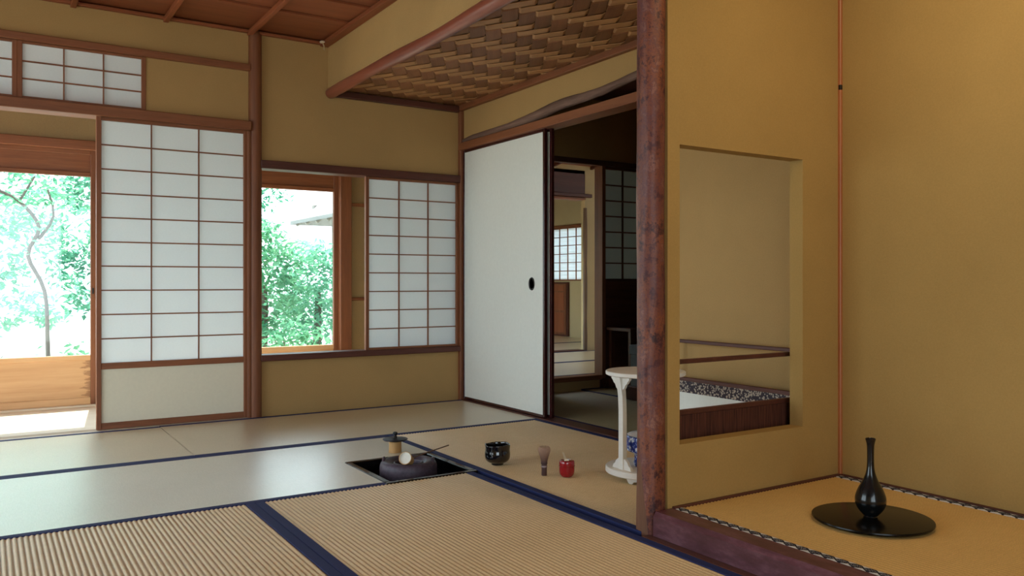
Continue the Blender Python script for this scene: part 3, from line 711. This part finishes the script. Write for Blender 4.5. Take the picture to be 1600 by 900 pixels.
# whisk
r = tag(empty('tea_whisk', (2.053, 2.944, 0)), 'bamboo tea whisk standing beside the black bowl', 'whisk')
M['whisk_dk'] = wood('smoked_bamboo', (66, 46, 44), (92, 66, 60), 'z', .5, 30, 0)
t = NT('whisk_tines'); tc_ = t.new('ShaderNodeTexCoord'); sp_ = t.new('ShaderNodeSeparateXYZ'); t.link(tc_.outputs['Object'], sp_.inputs[0])
M['whisk_t'] = t.set(t.ramp(t.math('MULTIPLY', sp_.outputs[2], 8.0), [(.42, lin((70, 50, 48))), (.62, lin((128, 98, 84))), (.9, lin((180, 146, 124)))]), .6, .3)   # smoked bamboo, paler towards the tips
lathe('handle', [(.0115, 0), (.0122, .001), (.0118, .03), (.0125, .034), (.0115, .038), (.0125, .050), (.013, .054), (.0, .054)], M['whisk_dk'], r, (0, 0, 0), 24)
lathe('binding_thread', [(.0128, .036), (.0138, .038), (.0138, .041), (.0128, .043), (.012, .043), (.012, .036)], plain('whisk_thread', (150, 134, 134), .8), r, (0, 0, 0), 24)
bm = bmesh.new()
for k in range(44):
    a = 2 * math.pi * k / 44; pr = smoothprof([(.0125, .050), (.0135, .066), (.0185, .084), (.0245, .103), (.0255, .115), (.0215, .124), (.0185, .1235)], 3)
    add_tube(bm, [(q * math.cos(a), q * math.sin(a), z) for q, z in pr], [.0017 - .0007 * i / len(pr) for i in range(len(pr))], 4)
for k in range(26):
    a = 2 * math.pi * k / 26; pr = smoothprof([(.0085, .050), (.0075, .070), (.0085, .095), (.0095, .115), (.003, .120)], 3)
    add_tube(bm, [(q * math.cos(a), q * math.sin(a), z) for q, z in pr], [.0010 - .0004 * i / len(pr) for i in range(len(pr))], 4)
tag(link('tines', mesh('tines', bm, M['whisk_t'], True), r), 'fine curled bamboo tines', kind='stuff')
# red tea caddy and scoop
r = tag(empty('tea_caddy', (2.122, 2.872, 0)), 'small red lacquer tea caddy beside the whisk', 'tea caddy')
M['red'] = plain('red_lacquer', (150, 18, 30), .16, .6, coat=.5, amt=.04)
lathe('body', smoothprof([(0, .0), (.016, 0), (.024, .003), (.031, .013), (.0335, .028), (.0335, .046), (.033, .0475), (0, .0475)], 4), M['red'], r, (0, 0, 0), 48)
lathe('lid', smoothprof([(.0336, .0478), (.0340, .056), (.0330, .066), (.0295, .071), (.018, .0725), (0, .073)], 4), M['red'], r, (0, 0, 0), 48)
r = tag(empty('tea_scoop', (2.122, 2.872, .0735)), 'pale bamboo tea scoop laid across the red caddy', 'tea scoop')
bm = bmesh.new()
dirv = Vector((.50, .865, 0)); sd = Vector((.865, -.50, 0))
pr = [(-.046, .0085, .0075), (-.043, .003, .0095), (-.034, .0008, .0095), (-.02, .0004, .006), (.02, .001, .0048), (.06, .0045, .0042), (.10, .009, .0040)]
V = []
for s, z, hw in pr:
    c = dirv * s + Vector((-.004, .004, z))
    V.append([bm.verts.new(c - sd * hw), bm.verts.new(c + sd * hw), bm.verts.new(c + sd * hw + Vector((0, 0, .0022))), bm.verts.new(c - sd * hw + Vector((0, 0, .0022)))])
for A, B in zip(V, V[1:]):
    for n in range(4): bm.faces.new((A[n], A[(n + 1) % 4], B[(n + 1) % 4], B[n]))
bm.faces.new(V[0]); bm.faces.new(V[-1])
link('blade', mesh('blade', bm, plain('pale_bamboo', (238, 226, 200), .5)), r)

# round white stand and water jar
sx, sy = 2.405, 2.685
M['paulownia'] = wood('paulownia', (226, 220, 210), (240, 236, 228), 'y', .6, 14, .03)
r = tag(empty('round_tea_stand', (sx, sy, .0012)), 'round pale wood tea stand of two shelves behind the alcove pillar', 'stand')
lathe('top_shelf', [(0, .440), (.166, .440), (.171, .443), (.171, .455), (.168, .458), (0, .458)], M['paulownia'], r, (0, 0, 0), 64)
b_ = lathe('base_shelf', [(0, .022), (.168, .022), (.172, .026), (.172, .044), (.168, .048), (0, .048)], M['paulownia'], r, (0, 0, 0), 64)
for k in range(3):
    a = R(95 + 120 * k); ft = extrude('foot', [(-.045, .022), (-.036, .004), (-.030, .0), (-.02, .0), (-.014, .009), (.014, .009), (.02, .0), (.03, .0), (.036, .004), (.045, .022)], 'y', -.008, .008, M['paulownia'], r, (.148 * math.cos(a), .148 * math.sin(a), 0))
    ft.rotation_euler = (0, 0, a + R(90))
for s in (-1, 1):
    # gently bowed leg
    prof = [(-.011, .046), (-.011, .30), (-.014, .36), (-.022, .41), (-.030, .441), (.000, .441), (.004, .40), (.008, .34), (.010, .28), (.010, .046)]
    if s > 0: prof = [(-a, b) for a, b in prof]
    lg = extrude('leg', prof, 'y', -.014, .014, M['paulownia'], r, (s * .128, 0, 0))
    extrude('top_bracket', [(-.058, .441), (-.058, .430), (-.050, .424), (-.043, .413), (-.034, .408), (-.026, .392), (-.014, .384), (.014, .384), (.026, .392), (.034, .408), (.043, .413), (.050, .424), (.058, .430), (.058, .441)], 'x', -.006, .006, M['paulownia'], lg, (s * .008, 0, 0))
    extrude('bottom_bracket', [(-.060, .047), (-.054, .062), (-.044, .068), (-.036, .082), (-.022, .092), (.022, .092), (.036, .082), (.044, .068), (.054, .062), (.060, .047)], 'x', -.006, .006, M['paulownia'], lg)
def porcelain():
    t = NT('blue_white_porcelain'); tc = t.coords()
    n = t.noise(tc, 46, 5, .7); vo = t.new('ShaderNodeTexVoronoi'); vo.inputs['Scale'].default_value = 60; t.link(tc, vo.inputs['Vector'])
    f = t.math('ADD', n, t.math('MULTIPLY', vo.outputs['Distance'], .25))
    return t.set(t.ramp(f, [(.54, lin((220, 226, 234))), (.60, lin((70, 96, 176))), (.66, lin((34, 52, 130)))]), .1, .6, coat=.5)
r = tag(empty('water_jar', (sx + .005, sy - .005, .0494)), 'blue and white porcelain water jar on the tea stand base', 'water jar')
M['porc'] = porcelain()
lathe('body', smoothprof([(0, .0), (.05, 0), (.060, .004), (.056, .03), (.057, .050), (.075, .062), (.088, .068), (.090, .085), (.090, .120), (.087, .130), (.080, .131), (0, .128)], 4), M['porc'], r, (0, 0, 0), 48)
lathe('lid', [(0, .1315), (.083, .1315), (.086, .135), (.07, .142), (.02, .147), (.011, .149), (.014, .160), (.010, .166), (0, .167)], plain('white_porcelain', (214, 216, 220), .15, .5), r, (0, 0, 0), 48)

# low two-panel screen in the corner behind the alcove wall
r = tag(empty('low_folding_screen', (2.82, 2.17, .0012)), 'low two-leaf screen with reed lower panels seen through the alcove opening', 'folding screen')
def reed():
    t = NT('reed_panel'); wv = t.noise(t.coords((14, 14, .5)), 14, 3); t.bump(wv, .5, .002)
    return t.set(t.ramp(wv, [(.35, lin((52, 26, 20))), (.65, lin((96, 54, 40)))]), .7, .3)
def floral():
    t = NT('floral_band'); vo = t.new('ShaderNodeTexVoronoi'); vo.inputs['Scale'].default_value = 100; t.link(t.coords(), vo.inputs['Vector'])
    d = vo.outputs['Distance']
    return t.set(t.ramp(d, [(.10, lin((150, 100, 80))), (.2, lin((190, 178, 160))), (.42, lin((168, 156, 142))), (.5, lin((58, 48, 56)))]), .7, .3)
M['reed'] = reed(); M['floral'] = floral()
ZM, ZTOP = .385, .565
def leaf(axis, c, s0, s1, inner):
    "axis = direction the leaf runs; c = its plane; inner = side (+1/-1) of the white paper face"
    def bx(nm, a, b, t0, t1, z0, z1, m, parent=None, bev=.002):
        lo, hi = sorted((c + t0, c + t1))
        return box(nm, *((a, b, lo, hi) if axis == 'x' else (lo, hi, a, b)), z0, z1, m, parent or lf, bev)
    lf = bx('leaf_panel', s0 + .016, s1 - .016, -.006, .006, .02, ZM - .018, M['reed'], r, 0)
    for a in (s0, s1 - .016): bx('stile', a, a + .016, -.009, .009, .0013, ZTOP, M['dark_y'])
    for za, zb in ((ZTOP - .016, ZTOP), (ZM - .018, ZM), (.004, .02)): bx('rail', s0 + .016, s1 - .016, -.009, .009, za, zb, M['dark_y'])
    bx('paper_face', s0 + .016, s1 - .016, inner * .0062, inner * .0074, .02, ZM - .018, M['fusuma'], None, 0)
    bx('floral_strip', s0 + .016, s1 - .016, inner * .0076, inner * .0086, ZM - .072, ZM - .018, M['floral'], None, 0)
leaf('x', 2.150, 1.975, 2.800, 1)
leaf('y', 2.835, 2.145, 2.960, -1)

# vase and tray in the alcove
vx, vy = 2.372, 1.585
r = tag(lathe('round_tray', [(0, .004), (.150, .004), (.160, 0), (.176, .004), (.181, .010), (.180, .0135), (.176, .0145), (0, .0145)], plain('tray_lacquer', (12, 11, 11), .22, .22), None, (vx, vy, ZT + .0012), 72), 'round black lacquer board on the alcove mat', 'tray')
r = tag(empty('bud_vase', (vx - .002, vy + .004, ZT + .0160)), 'slender long-necked black bronze vase on the round board', 'vase')
t = NT('black_bronze'); n_ = t.noise(t.coords(), 60, 4); M['vase'] = t.set(t.ramp(n_, [(.3, lin((14, 16, 18))), (.7, lin((24, 28, 30)))]), .2, .6, .3, .3)
k_ = .000386
vp = [(48, 706), (62, 692), (90, 660), (113, 620), (121, 582), (117, 540), (95, 480), (63, 420), (40, 360), (29, 300), (27, 200), (30, 120), (41, 74)]
prof = [(q * k_, (712 - yy) * k_) for q, yy in vp]
lathe('body', [(0, .0035)] + smoothprof(prof, 4) + [(.0148, .2485), (.0125, .246), (.009, .225), (.0085, .15), (0, .14)], M['vase'], r, (0, 0, 0), 48)
lathe('foot', [(0, 0), (.0205, 0), (.0215, .0015), (.0200, .004), (.0185, .006), (0, .006)], M['vase'], r, (0, 0, 0), 40)

# low desk and box in the dim back room
r = tag(empty('low_desk', (4.58, 5.0, 0)), 'low dark wooden desk under the dim shoji', 'desk')
box('desk_top', 4.20, 5.05, 4.86, 5.155, .455, .482, M['dark_x'], r, .004)
for xa in (4.215, 5.005):
    for ya in (4.875, 5.110): box('leg', xa, xa + .032, ya, ya + .032, .001, .455, M['dark_z'], r, .003)
for ya in (4.880, 5.118): box('apron', 4.247, 5.005, ya, ya + .018, .405, .455, M['dark_x'], r)
r = tag(empty('storage_box', (4.05, 4.41, .098)), 'grey lidded box on a low dark plinth in the dim back room', 'box')
gb = plain('grey_box', (128, 138, 146), .6)
box('box_body', 3.905, 4.20, 4.30, 4.52, .098, .325, gb, r, .003); box('box_lid', 3.898, 4.207, 4.293, 4.527, .325, .392, gb, r, .004)
tag(box('low_plinth', 3.88, 4.24, 4.26, 4.56, .0015, .0975, M['dark_x'], None, .004), 'low dark wooden plinth under the grey box', 'plinth')

# ceiling lamp corner and wall hook
r = tag(empty('ceiling_lamp', (.62, 4.13, 2.26)), 'flat wooden-framed lamp hanging under the board ceiling', 'lamp')
for b in ((.33, .905, 4.245, 4.275), (.33, .905, 3.985, 4.015)): box('frame_rail', *b, 2.262, 2.292, M['orange_x'], r, .003)
for b in ((.905, .925, 3.985, 4.275), (.31, .33, 3.985, 4.275)): box('end_cap', *b, 2.258, 2.296, plain('white_cap', (230, 226, 218), .5), r, .003)
box('diffuser', .33, .905, 4.015, 4.245, 2.270, 2.276, M['paper'], r)
box('housing', .36, .88, 4.04, 4.22, 2.276, 2.371, M['orange_x'], r, .004)
r = tag(empty('wall_hook', (1.835, 5.165, 2.372)), 'small white-headed hook in the ceiling corner', 'hook')
tube('stem', [(.026, 0, -.022), (.018, -.018, -.004), (.004, -.036, .010)], .0045, plain('hook_metal', (196, 176, 140), .4), r, seg=8)
lathe('head', [(0, 0), (.017, .001), (.021, .006), (.014, .013), (0, .015)], plain('hook_head', (220, 208, 184), .4), r, (.002, -.038, .008), 16)

# warm lamp high inside the alcove
ld = bpy.data.lights.new('alcove_lamp', 'AREA'); ld.shape = 'RECTANGLE'; ld.size = .12; ld.size_y = .8; ld.energy = 2.4; ld.color = (1.0, .80, .50)
lo = bpy.data.objects.new('alcove_lamp', ld); COL.objects.link(lo); lo.location = (2.10, 1.0, 2.365); lo.rotation_euler = (0, R(-18), 0)

r = tag(empty('alcove_lamp_housing', (2.10, 1.0, 2.425)), 'slim wooden lamp housing hidden behind the alcove lintel', 'lamp')
box('housing', 2.03, 2.17, .58, 1.42, 2.400, 2.4245, M['board_y'], r, .003)
for yy in (.585, 1.395): box('end_cap', 2.03, 2.17, yy, yy + .02, 2.388, 2.400, M['board_y'], r)

# ================================================================== GARDEN
tag(box('ground', -25, 30, -25, 40, -.70, -.5, plaster('garden_soil', (172, 174, 168))), 'pale sunlit garden ground', 'ground', kind='structure')
tag(box('ground_stone', -3, 2.8, 6.45, 6.9, -.4995, -.46, plaster('drip_stones', (160, 158, 150))), 'stone drip strip along the veranda', 'ground', kind='structure')
def leaf_mat(name, c1, c2):
    t = NT(name); n = t.noise(t.coords(), 3.0, 3); col = t.ramp(n, [(.35, lin(c1)), (.65, lin(c2))])
    d = t.new('ShaderNodeBsdfDiffuse'); tr = t.new('ShaderNodeBsdfTranslucent'); mx = t.new('ShaderNodeMixShader'); mx.inputs[0].default_value = .4
    t.link(col, d.inputs[0]); t.link(col, tr.inputs[0]); t.link(d.outputs[0], mx.inputs[1]); t.link(tr.outputs[0], mx.inputs[2]); t.link(mx.outputs[0], t.out.inputs[0])
    return t.m
M['leaf_a'] = leaf_mat('leaves_fresh', (84, 150, 118), (132, 190, 150))
M['leaf_c'] = leaf_mat('leaves_pale', (96, 164, 138), (150, 206, 178))
M['leaf_b'] = leaf_mat('leaves_deep', (52, 120, 96), (96, 160, 128))
M['trunk'] = wood('garden_bark', (84, 76, 72), (116, 106, 100), 'z', .8, 20, 0)
def foliage(name, blobs, n, size, mat, seed, parent):
    "leaves scattered in clustered blobs (centre, radii); returns one mesh"
    rn = random.Random(seed); vs = []; fs = []
    tot = sum(b[1][0] * b[1][1] * b[1][2] for b in blobs)
    for c, rad in blobs:
        cl = max(2, int(n * rad[0] * rad[1] * rad[2] / tot / 14))
        for _ in range(cl):
            while True:
                q = Vector((rn.uniform(-1, 1), rn.uniform(-1, 1), rn.uniform(-1, 1)))
                if .2 < q.length < 1: break
            cc = Vector((c[0] + q.x * rad[0], c[1] + q.y * rad[1], c[2] + q.z * rad[2]))
            for _ in range(14):
                o = cc + Vector((rn.gauss(0, .11), rn.gauss(0, .11), rn.gauss(0, .06)))
                e = Euler((rn.uniform(-.9, .9), rn.uniform(-.9, .9), rn.uniform(0, 6.28))).to_matrix(); s = size * rn.uniform(.6, 1.3)
                b0 = len(vs)
                for px, py, pz in ((-1, 0, 0), (-.1, .42, .08), (1, 0, -.1), (-.1, -.42, .08)): vs.append(o + e @ Vector((px * s, py * s, pz * s)))
                fs.append((b0, b0 + 1, b0 + 2, b0 + 3))
    me = bpy.data.meshes.new(name); off = wloc(parent); me.from_pydata([tuple(v - off) for v in vs], [], fs); me.materials.append(mat)
    o = link(name, me, parent); o['kind'] = 'stuff'; return o
def tree(name, label, cat, base, trunk, blobs, n, size, mat, seed, branches=(), group=None):
    r = tag(empty(name, base), label, cat, group)
    b = Vector(base)
    if trunk:
        pts = smoothprof([tuple(Vector(p) - b) for p, _ in trunk], 4); rr = smoothprof([(q,) for _, q in trunk], 4)
        tube('trunk', pts, [max(.008, q[0]) for q in rr], M['trunk'], r, seg=9)
    for br in branches:
        pts = smoothprof([tuple(Vector(p) - b) for p, _ in br], 3); rr = smoothprof([(q,) for _, q in br], 3)
        tube('branch', pts, [max(.006, q[0]) for q in rr], M['trunk'], r, seg=7)
    foliage('foliage', blobs, n, size, mat, seed, r)
    return r
G = -.5
DX = .27
tree('garden_tree', 'slender crooked garden tree outside the open doorway', 'tree', (.31 + DX, 10.0, G),
     [((.31 + DX, 10.0, G), .030), ((.30 + DX, 10.0, .2), .022), ((.27 + DX, 10.0, .75), .020), ((.12 + DX, 10.0, 1.12), .021), ((.22 + DX, 10.0, 1.42), .019), ((.04 + DX, 9.95, 1.68), .017), ((-.16 + DX, 9.9, 1.80), .015), ((-.14 + DX, 9.9, 1.98), .015), ((-.02 + DX, 9.9, 2.2), .012), ((.05 + DX, 9.9, 2.6), .01)],
     [((-.4, 9.9, 2.15), (.7, .6, .45)), ((.55, 10.2, 1.75), (.6, .6, .35)), ((.3, 10.2, 2.6), (1.0, .8, .5)), ((-.05, 9.6, 1.15), (.25, .3, .2)), ((.95, 9.8, 1.2), (.4, .3, .25)), ((-.1, 9.7, 1.6), (.5, .3, .22))], 1900, .042, M['leaf_a'], 21,
     [[((.22 + DX, 10.0, 1.30), .018), ((.36 + DX, 10.1, 1.55), .014), ((.30 + DX, 10.1, 1.85), .010)], [((.04 + DX, 9.95, 1.68), .014), ((.18 + DX, 10.0, 1.95), .010)]])
gs = 'trees at the back of the garden'
specs = [((-1.1, 15.0), [((.0, 15, 2.4), (2.0, .9, 1.4)), ((-.2, 14.8, .6), (1.9, .8, .6))], 6500, .07, 'leaf_c', 'broad pale tree standing far behind the crooked tree'),
         ((1.5, 13.0), [((1.35, 13.0, 2.7), (.65, .7, .9)), ((1.5, 12.9, 1.0), (.7, .7, .7))], 2600, .06, 'leaf_b', 'deeper green tree standing right of the crooked tree'),
         ((2.70, 9.6), [((2.72, 9.6, .8), (.52, .4, .75))], 2600, .048, 'leaf_a', 'leafy tree filling the view through the low window'),
         ((3.75, 10.75), [((3.72, 10.75, .7), (.55, .35, .75))], 2300, .05, 'leaf_c', 'pale green tree standing before the shelter eaves'),
         ((3.9, 17.5), [((4.9, 17.5, 3.2), (.7, .7, .8)), ((4.0, 17.5, 1.8), (1.2, .8, 1.4))], 3200, .07, 'leaf_b', 'high green crown beside the shelter roof')]
for i, ((bx_, by_), blobs, n, sz, m, lab) in enumerate(specs):
    topz = blobs[0][0][2]
    tree('garden_tree', lab, 'tree', (bx_, by_, G), [((bx_, by_, G), .06), ((bx_ + .04, by_, .6), .045), ((blobs[0][0][0], by_, topz), .02)], blobs, n, sz, M[m], 40 + i, group=gs)
shr = [(-.3, 8.9, .48, .55, 'shrub at the foot of the crooked tree, on its west side'), (.75, 8.95, .48, .5, 'small leafy shrub before the crooked tree'), (1.75, 9.0, .45, .6, 'leafy shrub outside the door hidden by the tall shoji'),
       (2.75, 8.4, .42, .75, 'leafy shrub just below the glass outside the low window'), (-1.4, 10.9, .6, .7, 'wide leafy shrub at the west end of the garden'), (2.0, 11.2, .55, .7, 'leafy shrub in the open garden behind the hidden door shrub')]
for i, (bx_, by_, w_, h_, lab) in enumerate(shr):
    r = tag(empty('garden_shrub', (bx_, by_, G)), lab, 'shrub', 'garden shrubs outside the glass doors')
    for k in range(5):
        a = k * 1.26; tube('stem', [(0, 0, 0), (math.cos(a) * w_ * .3, math.sin(a) * w_ * .3, h_ * .6), (math.cos(a) * w_ * .6, math.sin(a) * w_ * .6, h_)], [.014, .010, .005], M['trunk'], r, seg=6)
    foliage('foliage', [((bx_, by_, G + h_ * .75), (w_ * .8, w_ * .8, h_ * .55))], 900, .045, M['leaf_a' if i % 2 else 'leaf_b'], 70 + i, r)
# garden shelter whose eaves show in the low window
r = tag(empty('garden_shelter', (6.1, 12.9, G)), 'wooden garden shelter with shingled eaves beyond the low window', 'shelter')
M['shingle'] = wood('grey_shingle', (128, 127, 126), (156, 155, 154), 'y', .85, 12, .08)
M['shelter'] = wood('grey_timber', (128, 122, 116), (168, 162, 156), 'y', .8, 14, .08)
def slab(name, c, th, mat, parent):
    bm = bmesh.new(); A = [bm.verts.new(Vector(p) - wloc(parent)) for p in c]; B = [bm.verts.new(Vector(p) - wloc(parent) + Vector((0, 0, th))) for p in c]
    bm.faces.new(A); bm.faces.new(B)
    for k in range(len(c)): bm.faces.new((A[k], A[(k + 1) % len(c)], B[(k + 1) % len(c)], B[k]))
    return link(name, mesh(name, bm, mat), parent)
ex0, ex1, ey0, ey1, ez, rz = 4.50, 7.8, 11.6, 14.2, 1.84, 2.95
slab('roof_slope', [(ex0, ey0, ez), (ex1, ey0, ez), (ex1 - 1.2, 12.9, rz), (ex0 + 1.2, 12.9, rz)], .06, M['shingle'], r)
slab('roof_slope', [(ex0, ey1, ez), (ex1, ey1, ez), (ex1 - 1.2, 12.9, rz), (ex0 + 1.2, 12.9, rz)], .06, M['shingle'], r)
slab('roof_slope', [(ex0, ey0, ez), (ex0, ey1, ez), (ex0 + 1.2, 12.9, rz)], .06, M['shingle'], r)
slab('roof_slope', [(ex1, ey0, ez), (ex1, ey1, ez), (ex1 - 1.2, 12.9, rz)], .06, M['shingle'], r)
for k in range(8):
    x_ = ex0 + .2 + k * .43; xt = min(max(x_, ex0 + 1.2), ex1 - 1.2); f = min(1, (x_ - ex0) / 1.2, (ex1 - x_) / 1.2)
    tube('rafter', [Vector((x_, ey0 + .02, ez - .03)) - wloc(r), Vector((x_, ey0 + 1.3 * f, ez - .03 + 1.1 * f)) - wloc(r)], .028, M['shelter'], r, seg=6)
for k in range(5):
    y_ = ey0 + .3 + k * .5; f = min(1, (y_ - ey0) / 1.3, (ey1 - y_) / 1.3)
    tube('rafter', [Vector((ex0 + .02, y_, ez - .03)) - wloc(r), Vector((ex0 + 1.2 * f, y_, ez - .03 + 1.1 * f)) - wloc(r)], .028, M['shelter'], r, seg=6)
for x_ in (ex0 + .6, ex1 - .6):
    for y_ in (ey0 + .6, ey1 - .6): box('post', x_ - .05, x_ + .05, y_ - .05, y_ + .05, G, 2.25, M['shelter'], r, .006)
for y_ in (ey0 + .6, ey1 - .6): box('tie_beam', ex0 + .2, ex1 - .2, y_ - .045, y_ + .045, 2.05, 2.15, M['shelter'], r, .006)
